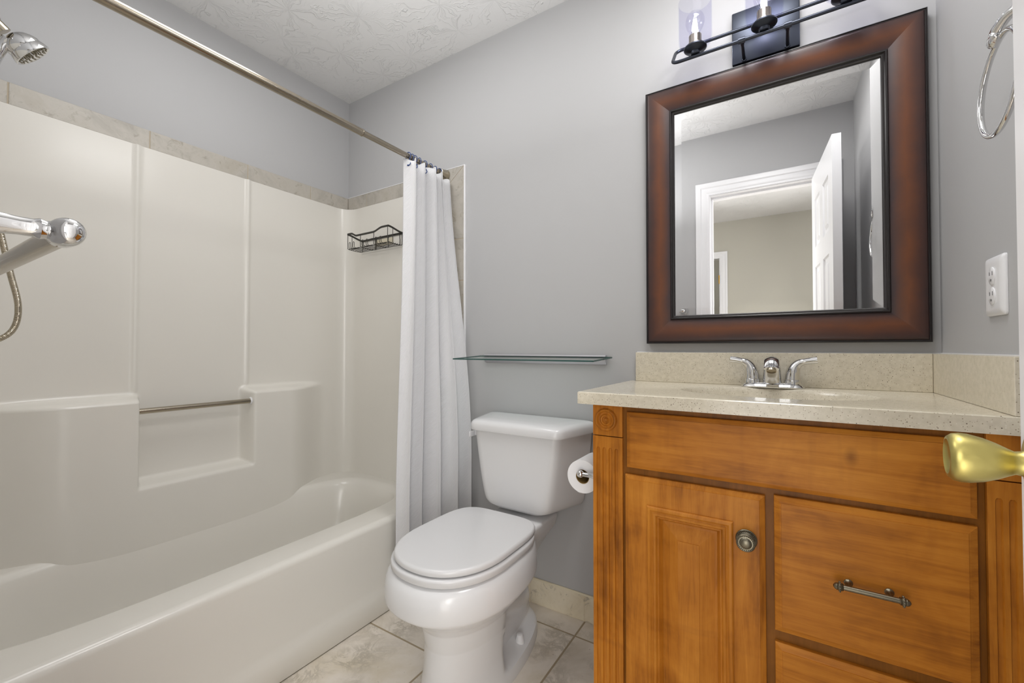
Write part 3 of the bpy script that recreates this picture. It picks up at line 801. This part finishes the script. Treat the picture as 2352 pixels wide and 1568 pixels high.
br.build('wall_rail', mat_plain('satin_aluminium', rgb(205, 204, 208), .35, .7), gs, smooth=20)

# ------------------------------------------------------------------ vanity cabinet
VX0, VX1, VF = -.430, XR - .0015, 1.090
van = thing('vanity_cabinet', 'stained maple vanity cabinet with fluted corner pilasters under the stone top', 'cabinet', (-.04, 1.3, 0))
b = B()
b.box(VX0 + .001, VX0 + .017, 1.105, YB - .004, 0.0, .8965); b.box(VX1 - .017, VX1, 1.105, YB - .004, 0.0, .8965)
b.box(VX0 + .017, VX1 - .017, YB - .016, YB - .004, 0.0, .70); b.box(VX0 + .017, VX1 - .017, 1.105, YB - .016, .08, .096); b.box(VX0 + .017, VX1 - .017, 1.13, 1.145, .0, .08)
b.build('carcass', M['wood_frame'], van, smooth=0)
b = B(); b.box(-.352, .305, 1.0995, 1.106, .06, .8965); b.build('face_frame', M['wood_frame'], van, smooth=0)
def pilaster(x0, x1, rose):
    p = B(); p.box(x0, x1, VF + .004, 1.107, .02, .8125)
    # fluted face
    fl = [x0 + .0145 + .0165 * k for k in range(4)]; fl = [f for f in fl if f < x1 - .006]
    X = [x0]
    for f in fl: X += [f - .0048] + [f + .0042 * math.sin(a) for a in [-PI / 2 + PI * k / 8 for k in range(9)]] + [f + .0048]
    X += [x1]
    Z = [.02] + [.06 + .06 * k for k in range(12)] + [.765 + .0015 * k for k in range(16)] + [.8125]
    def dep(x, z):
        for f in fl:
            d2 = abs(x - f)
            if d2 < .0043:
                zt = .782
                if z > zt - .0042:
                    d2 = math.hypot(x - f, z - (zt - .0042))
                if z < .08: return 0
                if d2 < .0042: return .0062 * math.sqrt(max(0, 1 - (d2 / .0043) ** 2))
        return 0
    Gx = [[(x, VF + dep(x, z), z) for x in X] for z in Z]
    p.loft(Gx, closed=False)
    s_ = [(x0, .02), (x0, .8125), (x1, .8125), (x1, .02)]
    p.loft([[(x, VF, z) for x, z in s_], [(x, VF + .004, z) for x, z in s_]], closed=False)
    po = p.build('pilaster', M['wood_z'], van, smooth=40)
    q = B(); q.box(x0, x1, VF, 1.107, .8145, .8965, .0008); q.build('corner_block', M['wood_z'], po, smooth=0)
    if rose:
        B().lathe([(.0292, 0), (.0292, .005), (.0270, .0082), (.0245, .0086), (.0224, .0066), (.0205, .0032), (.0165, .0028), (.0148, .0050), (.0125, .0068), (.0102, .0060), (.0085, .0022), (.0060, .0018), (.0052, .0046), (.0030, .0068), (0, .0074)], ((x0 + .037), VF + .0004, .8565), (0, -1, 0), 40).build('rosette', M['wood_z'], po, smooth=25)
    return po
pilaster(VX0, -.350, True)
pilaster(.3055, VX1, False)
def slab(x0, x1, z0, z1, y, mat, nm, bev=.0105):
    b = B()
    b.rects([(x0, x1, z0, z1, 1.0995), (x0, x1, z0, z1, y + .0075), (x0 + .0008, x1 - .0008, z0 + .0008, z1 - .0008, y + .0066), (x0 + bev * .75, x1 - bev * .75, z0 + bev * .75, z1 - bev * .75, y + .0025), (x0 + bev * .98, x1 - bev * .98, z0 + bev * .98, z1 - bev * .98, y + .0018), (x0 + bev, x1 - bev, z0 + bev, z1 - bev, y)], True, False)
    return b.build(nm, mat, van, smooth=0)
DY = 1.0835
M['wood_knot'] = M['wood_x'].copy(); M['wood_knot'].name = 'stained_maple_with_knot'
nt = M['wood_knot'].node_tree; bs = [n for n in nt.nodes if n.type == 'BSDF_PRINCIPLED'][0]
src = bs.inputs['Base Color'].links[0].from_socket
tc = nt.nodes.new('ShaderNodeTexCoord'); mp = nt.nodes.new('ShaderNodeMapping'); mp.vector_type = 'POINT'
mp.inputs['Location'].default_value = (-.156 * 70, 0, -.828 * 45); mp.inputs['Scale'].default_value = (70, 0, 45)
ln = nt.nodes.new('ShaderNodeVectorMath'); ln.operation = 'LENGTH'
nt.links.new(tc.outputs['Object'], mp.inputs[0]); nt.links.new(mp.outputs[0], ln.inputs[0])
kr = nt.nodes.new('ShaderNodeValToRGB'); kr.color_ramp.elements[0].position = .15; kr.color_ramp.elements[0].color = g(.5); kr.color_ramp.elements[1].position = 1.0; kr.color_ramp.elements[1].color = g(0)
nt.links.new(ln.outputs['Value'], kr.inputs[0])
mx = nt.nodes.new('ShaderNodeMix'); mx.data_type = 'RGBA'; nt.links.new(kr.outputs[0], mx.inputs[0]); nt.links.new(src, mx.inputs[6]); mx.inputs[7].default_value = rgb(84, 40, 14)
nt.links.new(mx.outputs[2], bs.inputs['Base Color'])
slab(-.3385, .2935, .7405, .8815, DY, M['wood_knot'], 'false_drawer_front')
dd = thing_door = None
# door with applied moulding and raised centre panel
dx0, dx1, dz0, dz1 = -.343, -.033, .09, .7225
b = B()
def R(i, y, t=0): return (dx0 + i, dx1 - i - t, dz0 + i, dz1 - i, y)
m0 = (-.286, -.095, dz0 + .067, .6555)
def Q(i, y): return (m0[0] + i, m0[1] - i, m0[2] + i, m0[3] - i, y)
b.rects([R(0, 1.0995), R(0, DY + .0075), R(.0008, DY + .0066), R(.0085, DY + .0022), R(.0105, DY + .0014), R(.011, DY), Q(0, DY), ], False, False)
door_o = b.build('door', M['wood_z'], van, smooth=0)
b = B(); b.rects([Q(0, DY + .001), Q(0, DY - .0035), Q(.003, DY - .0065), Q(.008, DY - .0070), Q(.0125, DY - .0035), Q(.014, DY - .0035), Q(.0165, DY - .0052), Q(.021, DY - .0045), Q(.025, DY + .001), Q(.0275, DY + .001), Q(.031, DY + .0075), Q(.0345, DY + .0125)], False, False)
b.build('moulding', M['wood_z'], door_o, smooth=25)
b = B(); b.rects([Q(.0335, DY + .0135), Q(.040, DY + .0125), Q(.072, DY + .0022), Q(.0722, DY + .0002), Q(.0745, DY + .0002)], True, False)
b.build('raised_panel', M['wood_z'], door_o, smooth=0)
def knob_hw(x, z, parent):
    k = B(); k.lathe([(.0215, 0), (.0215, .002), (.0200, .0034), (.0185, .0030), (.0165, .0030), (.0150, .0046), (.011, .0060), (.0075, .010), (.0070, .014), (.0090, .018), (.0150, .0205), (.0185, .0222), (.0188, .0245), (.0175, .0258), (.0160, .0250), (.0140, .0246), (.0120, .0250), (.0108, .0268), (.0070, .0288), (0, .0295)], (x, DY, z), (0, -1, 0), 36)
    for rr, h, nn in ((.0172, .0036, 30), (.0150, .0252, 26)):
        for i in range(nn):
            a = 2 * PI * i / nn; k.sphere((x + rr * math.cos(a), DY - h, z + rr * math.sin(a)), .0013, 6)
    return k.build('knob', M['antique'], parent, smooth=40)
knob_hw(-.0690, .6225, door_o)
def pull(x0, x1, z, parent):
    yb = DY - .026; k = B()
    k.tube([(x0, yb, z), (x1, yb, z)], .0051, 16)
    for x in (x0 + .011, x1 - .011):
        k.lathe([(.0075, 0), (.0075, .0014), (.005, .004), (.0036, .009), (.0036, .020), (.005, .027)], (x, DY, z), (0, -1, 0), 18)
    for x, s in ((x0, -1), (x1, 1)):
        k.lathe([(.0058, -.001), (.0075, .0006), (.0062, .0016), (.0080, .0030), (.0088, .0050), (.0080, .0070), (.0064, .0082), (.0070, .0094), (.0052, .0130), (.0022, .0152), (0, .0158)], (x, yb, z), (s, 0, 0), 20)
        for i in range(12):
            a = 2 * PI * i / 12; k.sphere((x + s * .005, yb + .0085 * math.cos(a), z + .0085 * math.sin(a)), .0019, 6)
    return k.build('handle', M['antique'], parent, smooth=40)
d1 = slab(-.0165, .2935, .4385, .7270, DY, M['wood_x'], 'drawer', .0135)
pull(.098, .182, .578, d1)
d2 = slab(-.0165, .2935, .09, .4140, DY, M['wood_x'], 'drawer', .0135)

# ------------------------------------------------------------------ stone top with basin
ctp = thing('countertop', 'speckled cream stone vanity top with oval basin and backsplashes', 'countertop', (-.05, 1.3, .897))
CX0, CX1, CYF, CYBk, CZ0, CZ1 = -.4655, XR - .0008, 1.068, YB - .001, .897, .929
ec = (-.026, 1.318); ea = (.222, .150)
ths = [2 * PI * i / 128 for i in range(128)]
for cx, cy in ((CX0 + .002, CYF + .002), (CX0 + .002, CYBk), (CX1, CYF + .002), (CX1, CYBk)): ths.append(math.atan2((cy - ec[1]) / ea[1], (cx - ec[0]) / ea[0]) % (2 * PI))
ths = sorted(set(round(t, 6) for t in ths))
def hit(th, X0, X1, Y0, Y1):
    dx, dy = math.cos(th) * ea[0], math.sin(th) * ea[1]; t = 1e9
    if dx > 1e-9: t = min(t, (X1 - ec[0]) / dx)
    if dx < -1e-9: t = min(t, (X0 - ec[0]) / dx)
    if dy > 1e-9: t = min(t, (Y1 - ec[1]) / dy)
    if dy < -1e-9: t = min(t, (Y0 - ec[1]) / dy)
    return (ec[0] + dx * t, ec[1] + dy * t)
def er(q, z): return [(ec[0] + math.cos(t) * (ea[0] - q), ec[1] + math.sin(t) * (ea[1] - q), z) for t in ths]
rr = [[(*hit(t, CX0 + .0, CX1, CYF + .0, CYBk), CZ0) for t in ths], [(*hit(t, CX0, CX1, CYF, CYBk), CZ1 - .002) for t in ths], [(*hit(t, CX0 + .002, CX1, CYF + .002, CYBk), CZ1) for t in ths],
      er(-.004, CZ1), er(-.001, CZ1 - .001), er(.002, CZ1 - .004), er(.006, CZ1 - .015), er(.016, CZ1 - .045), er(.036, CZ1 - .08), er(.066, CZ1 - .105), er(.10, CZ1 - .117), er(.125, CZ1 - .12)]
b = B(); b.loft(rr, True, False, True)
# underside around the basin
b.loft([rr[0], er(-.012, CZ0), er(.0, CZ0 - .03), er(.03, CZ1 - .10), er(.09, CZ1 - .13), er(.14, CZ1 - .133)], True, False, True)
b.build('slab', M['counter'], ctp, smooth=40)
# hollow the cabinet under the basin is hidden by the slab itself
B().box(-.442, XR - .021, YB - .020, YB - .0005, CZ1 + .0003, 1.0310, .0012).build('backsplash', M['counter'], ctp, smooth=0)
B().box(XR - .0205, XR - .0006, CYF + .004, YB - .0005, CZ1 + .0003, 1.0310, .0012).build('side_splash', M['counter'], ctp, smooth=0)
cl = B(); cl.box(-.442, XR - .0005, YB - .003, YB, 1.0308, 1.0335, .0006); cl.box(XR - .003, XR, CYF + .004, YB, 1.0308, 1.0335, .0006); cl.build('caulk_line', M['white_plastic'], ctp, smooth=0)

# ------------------------------------------------------------------ faucet
fx, fy, fz = -.024, 1.492, CZ1
fc = thing('faucet', 'chrome two-handle bathroom faucet standing behind the basin', 'faucet', (fx, fy, fz))
b = B()
pts = lambda hx, hy, z: [(fx + math.copysign(abs(math.cos(t)) ** .35, math.cos(t)) * hx, fy + math.copysign(abs(math.sin(t)) ** .7, math.sin(t)) * hy, z) for t in [2 * PI * i / 48 for i in range(48)]]
b.loft([pts(.080, .030, fz + .0002), pts(.081, .031, fz + .003), pts(.078, .028, fz + .008), pts(.070, .022, fz + .014), pts(.064, .018, fz + .016)], True, True, True)
b.build('base', M['chrome'], fc, smooth=50)
# spout: wide at the deck, arched forward
sp = [((fx, fy - .004, fz + .006), .0245, .020), ((fx, fy - .005, fz + .03), .0235, .019), ((fx, fy - .008, fz + .052), .0215, .0175), ((fx, fy - .016, fz + .070), .020, .0155), ((fx, fy - .034, fz + .080), .0195, .0125), ((fx, fy - .058, fz + .078), .0195, .0105), ((fx, fy - .080, fz + .066), .0190, .0090), ((fx, fy - .089, fz + .058), .0185, .0080)]
rings = []
for i, (c, a, q) in enumerate(sp):
    p0 = Vector(sp[max(i - 1, 0)][0]); p1 = Vector(sp[min(i + 1, len(sp) - 1)][0]); t = (p1 - p0).normalized(); nn = Vector((1, 0, 0)).cross(t)
    rings.append([Vector(c) + Vector((1, 0, 0)) * a * math.cos(w) + nn * q * math.sin(w) for w in [2 * PI * k / 32 for k in range(32)]])
b = B(); b.loft(rings, True, True, True); b.build('spout', M['chrome'], fc, smooth=60)
B().lathe([(.0125, 0), (.0125, .006), (.0105, .0065), (.0100, .004), (0, .004)], (fx, fy - .083, fz + .056), (0, -.55, -.83), 24).build('aerator', M['nickel'], fc)
for s in (-1, 1):
    hx = fx + s * .051
    hb_ = B(); hb_.lathe([(.0225, 0), (.0218, .010), (.0205, .016), (.0200, .017)], (hx, fy, fz + .008), (0, 0, 1), 32)
    path_ = bez([(hx, fy, fz + .0255), (hx + s * .001, fy, fz + .042), (hx + s * .006, fy, fz + .060), (hx + s * .017, fy - .001, fz + .073), (hx + s * .034, fy - .003, fz + .079), (hx + s * .060, fy - .006, fz + .083)], 6)
    n = len(path_); rad = [interp([0, .25, .5, .75, 1], [.0195, .0175, .0125, .0085, .0095], i / (n - 1)) for i in range(n)]
    hb_.tube(path_, rad, 20)
    hb_.build('handle', M['chrome'], fc, smooth=60)

# ------------------------------------------------------------------ toilet roll on its holder
ra_ = Vector((-.487, 1.150, .688))
th = thing('toilet_roll_holder', 'chrome toilet roll holder on the side of the vanity', 'toilet roll holder', (VX0, 1.14, .688))
B().lathe([(.020, 0), (.019, .004), (.010, .008), (.007, .012), (.006, .04), (.0055, .055)], (VX0 + .0005, 1.136, .688), (-1, 0, 0), 20).build('arm', M['chrome'], th)
B().sphere((-.487, 1.137, .688), .0105, 20).build('elbow', M['chrome'], th)
B().tube([(-.487, 1.14, .688), (-.487, 1.275, .688)], .006, 16).build('roller', M['chrome'], th)
tr = thing('toilet_roll', 'white toilet paper roll on the holder beside the vanity', 'toilet roll', (-.487, 1.2, .688))
RC = (-.487, 1.152, .676)
b = B(); b.lathe([(.0205, 0), (.047, .0), (.0475, .001), (.0475, .107), (.047, .108), (.0205, .108), (.0205, .0)], RC, (0, 1, 0), 48, cap=False); b.build('paper', M['paper'], tr, smooth=40)
B().lathe([(.0205, .001), (.0190, .001), (.0190, .107), (.0205, .107), (.0205, .001)], RC, (0, 1, 0), 32, cap=False).build('cardboard_core', M['card'], tr, smooth=40)
b = B(); rows = []
zlow = [0, .004, .009, .004, .011, .006, .002, .0085, .004, .0]
rows.append([(RC[0] + .004 * math.sin(k) * .0 - .0465 * math.sin(.35), RC[1] + .108 * k / 9, RC[2] - .0472 * math.cos(.35)) for k in range(10)])
rows.append([(RC[0] - .0075, RC[1] + .108 * k / 9, RC[2] - .0478 - zlow[k] * .9) for k in range(10)])
b.loft(rows, closed=False); tl = b.build('torn_sheet', M['paper'], tr, smooth=0)
md = tl.modifiers.new('thickness', 'SOLIDIFY'); md.thickness = .0006

# ------------------------------------------------------------------ mirror
MX0, MX1, MZ0, MZ1 = -.4015, .3350, 1.0620, 1.9480
mir = thing('wall_mirror', 'large square mirror in a burnished brown wooden frame above the vanity', 'mirror', ((MX0 + MX1) / 2, YB, MZ0))
def ring4(q, y): return [(MX0 + q, y, MZ0 + q), (MX1 - q, y, MZ0 + q), (MX1 - q, y, MZ1 - q), (MX0 + q, y, MZ1 - q)]
b = B(); uvl = b.bm.loops.layers.uv.new('UVMap')
prof = [(.0060, YB - .024, 0.0), (.010, YB - .0275, .05), (.020, YB - .0285, .16), (.04, YB - .0275, .40), (.06, YB - .0245, .62), (.0765, YB - .0205, .86), (.0815, YB - .0195, 1.0)]
prof = [tuple(p) for p in bez(prof, 5)]
Lr = [[b.bm.verts.new(p) for p in ring4(q, y)] for q, y, u in prof]
for k in range(len(prof) - 1):
    for i in range(4):
        j = (i + 1) % 4
        f = b.bm.faces.new((Lr[k][i], Lr[k][j], Lr[k + 1][j], Lr[k + 1][i]))
        for lp, u in zip(f.loops, (prof[k][2], prof[k][2], prof[k + 1][2], prof[k + 1][2])): lp[uvl].uv = (u, 0)
b.build('frame', M['frame'], mir, smooth=0)
b = B(); b.loft([ring4(q, y) for q, y in ((0, YB - .0005), (0, YB - .0235), (.0012, YB - .0255), (.003, YB - .026), (.0038, YB - .0242), (.006, YB - .0242), (.0062, YB - .022))], True, False, False)
b.build('outer_bead', M['black_lip'], mir, smooth=30)
b = B(); b.loft([ring4(q, y) for q, y in ((.0812, YB - .018), (.0812, YB - .0230), (.0835, YB - .0262), (.0868, YB - .0262), (.0890, YB - .0232), (.0893, YB - .0212), (.0925, YB - .0205), (.0950, YB - .0180), (.0962, YB - .0105))], True, False, False)
b.build('inner_lip', M['black_lip'], mir, smooth=40)
b = B(); gy = YB - .0150
b.loft([ring4(.0945, gy + .0012), ring4(.1185, gy)], True, False, True)
b.build('mirror_glass', M['mirror'], mir, smooth=0)

# ------------------------------------------------------------------ vanity light
vl = thing('vanity_light', 'dark metal three-light wall fixture with clear glass shades above the mirror', 'wall light', (-.034, YB, 2.03))
LZ, LY = 1.965, 1.432
UZ, UY = 2.043, 1.497
b = B(); b.box(-.126, .056, YB - .020, YB - .0005, 1.957, 2.125, .003); b.build('backplate', M['gunmetal'], vl, smooth=40)
# rounded loop of tube: lower front bar, upper rear bar
fr_ = []
lx0, lx1, cr = -.291, .228, .022
e2 = Vector((0, UY - LY, UZ - LZ)); H_ = e2.length; e2 = e2.normalized()
for cx, cy, a0 in ((lx1 - cr, cr, -PI / 2), (lx1 - cr, H_ - cr, 0), (lx0 + cr, H_ - cr, PI / 2), (lx0 + cr, cr, PI)):
    for x, y in arc(cx, cy, cr, a0, a0 + PI / 2, 8): fr_.append(Vector((x, LY, LZ)) + e2 * y)
B().tube(fr_, .0052, 14, closed=True).build('loop_frame', M['gunmetal'], vl, smooth=60)
for x in (-.092, .024):
    p = B(); p.tube([(x - .009, LY, LZ), (x + .009, LY, LZ)], .0085, 16); p.tube([(x, LY, LZ), (x, LY + .02, LZ), (x, LY + .021, LZ), (x, YB - .018, LZ)], [.0058, .0058, .0045, .0048], 14)
    p.lathe([(.0075, 0), (.0075, .003), (.005, .005)], (x, YB - .0195, LZ), (0, -1, 0), 16)
    p.build('support_post', M['gunmetal'], vl, smooth=40)
lamps = (-.221, -.034, .156)
proto_l = None
def lamp_parts(x):
    o = []
    c = B(); c.lathe([(.006, .0), (.012, .001), (.014, .004), (.014, .010), (.018, .0115), (.022, .0135), (.029, .0150), (.0335, .019), (.0335, .0225), (.0300, .0240), (0, .0240)], (x, LY, LZ + .004), (0, 0, 1), 36); co = c.build('lamp_cup', M['gunmetal'], vl, smooth=40)
    s_ = B(); s_.lathe([(.0260, 0), (.0260, .004), (.0185, .0055), (.0185, .034), (.0165, .0355), (.014, .036)], (x, LY, LZ + .030), (0, 0, 1), 32); s_.build('socket', M['nickel'], co, smooth=40)
    gpf = [(.020, .0285), (.032, .0295), (.0405, .033), (.0462, .0395), (.0485, .050), (.0488, .065), (.0488, .175)]
    gg = B(); gg.lathe(gpf + [(.0468, .175), (.0466, .066), (.0445, .042), (.038, .0345), (.0200, .0312)], (x, LY, LZ), (0, 0, 1), 48, cap=False); gg.build('glass_shade', M['shade_glass'], vl, smooth=60)
    bl = B(); bl.lathe([(.0130, .064), (.0135, .070), (.0180, .080), (.0240, .092), (.0275, .104), (.0278, .113), (.0250, .125), (.0185, .1345), (.0100, .1395), (0, .141)], (x, LY, LZ), (0, 0, 1), 32, cap=False); bo = bl.build('bulb', M['bulb_glass'], vl, smooth=60)
    for k in range(4):
        a = PI / 4 + k * PI / 2; f = B(); f.tube([(x + .010 * math.cos(a), LY + .010 * math.sin(a), LZ + .078), (x + .0045 * math.cos(a), LY + .0045 * math.sin(a), LZ + .116)], .0017, 8); f.build('filament', M['filament'], bo)
    fb = B(); fb.lathe([(.0085, .062), (.007, .074), (.003, .080), (.002, .118), (.0, .119)], (x, LY, LZ), (0, 0, 1), 12); fb.build('filament_stem', M['white_plastic'], bo)
    d = bpy.data.lights.new('bulb_light', 'POINT'); d.energy = LAMP_W; d.color = (1.0, .985, .965); d.shadow_soft_size = .008
    lo = bpy.data.objects.new('bulb_light', d); COL.objects.link(lo); lo.parent = vl; lo.location = Vector((x, LY, LZ + .100)) - vl.location
LAMP_W = 0.65
for x in lamps: lamp_parts(x)

# ------------------------------------------------------------------ towel ring and outlet on the right wall
tg = thing('towel_ring', 'chrome towel ring on the right wall beside the open door', 'towel ring', (XR, .985, 1.56))
P0 = Vector((XR, .955, 1.566))
B().lathe([(.028, 0), (.028, .004), (.024, .010), (.014, .016), (.010, .022)], P0, (-1, 0, 0), 28, ).build('wall_flange', M['chrome'], tg)
ap = bez([(XR - .012, .955, 1.566), (XR - .032, .960, 1.572), (XR - .048, .975, 1.570), (XR - .056, .992, 1.560), (XR - .057, 1.004, 1.550)], 6)
B().tube(ap, [interp([0, .5, 1], [.010, .0075, .0085], i / (len(ap) - 1)) for i in range(len(ap))], 18).build('arm', M['chrome'], tg)
B().lathe([(0, -.012), (.0065, -.0115), (.0085, -.008), (.009, 0), (.0085, .008), (.0065, .0115), (0, .012)], (XR - .057, 1.0, 1.548), (0, .8, -.45), 24).build('knuckle', M['chrome'], tg, smooth=60)
rc = Vector((XR - .056, .993, 1.470)); rp = []
for k in range(64):
    a = 2 * PI * k / 64; rp.append(rc + Vector((.004 * math.sin(a), .0735 * math.cos(a), .0775 * math.sin(a))))
B().tube(rp, .0046, 14, closed=True).build('ring', M['chrome'], tg, smooth=60)

ol = thing('wall_outlet', 'white duplex wall outlet on the right wall above the side splash', 'outlet', (XR, 1.1965, 1.166))
b = B()
OY0, OY1, OZ0, OZ1 = 1.1540, 1.2400, 1.1085, 1.2235
def orr(q, x, r=.006):
    pts = []
    for cy, cz, a0 in ((OY1 - q - r, OZ0 + q + r, -PI / 2), (OY1 - q - r, OZ1 - q - r, 0), (OY0 + q + r, OZ1 - q - r, PI / 2), (OY0 + q + r, OZ0 + q + r, PI)):
        pts += [(x, y, z) for y, z in arc(cy, cz, r, a0, a0 + PI / 2, 5)]
    return pts
b.loft([orr(0, XR - .0003), orr(0, XR - .003), orr(.002, XR - .0055), orr(.010, XR - .0078), orr(.014, XR - .008)], True, False, True)
b.build('cover_plate', M['white_plastic'], ol, smooth=40)
for zc in (1.1855, 1.1465):
    f = B(); f.lathe([(.0172, 0), (.0172, .0016), (.0162, .0022), (0, .0022)], (XR - .0078, 1.197, zc), (-1, 0, 0), 36, sx=.82); so = f.build('socket_face', M['white_plastic'], ol)
    sl = B(); sl.box(XR - .0106, XR - .0098, 1.1895, 1.1910, zc + .001, zc + .009); sl.box(XR - .0106, XR - .0098, 1.2025, 1.2040, zc + .0015, zc + .008); sl.box(XR - .0106, XR - .0098, 1.1945, 1.1995, zc - .010, zc - .006); sl.build('slots', M['dark_slot'], so, smooth=0)
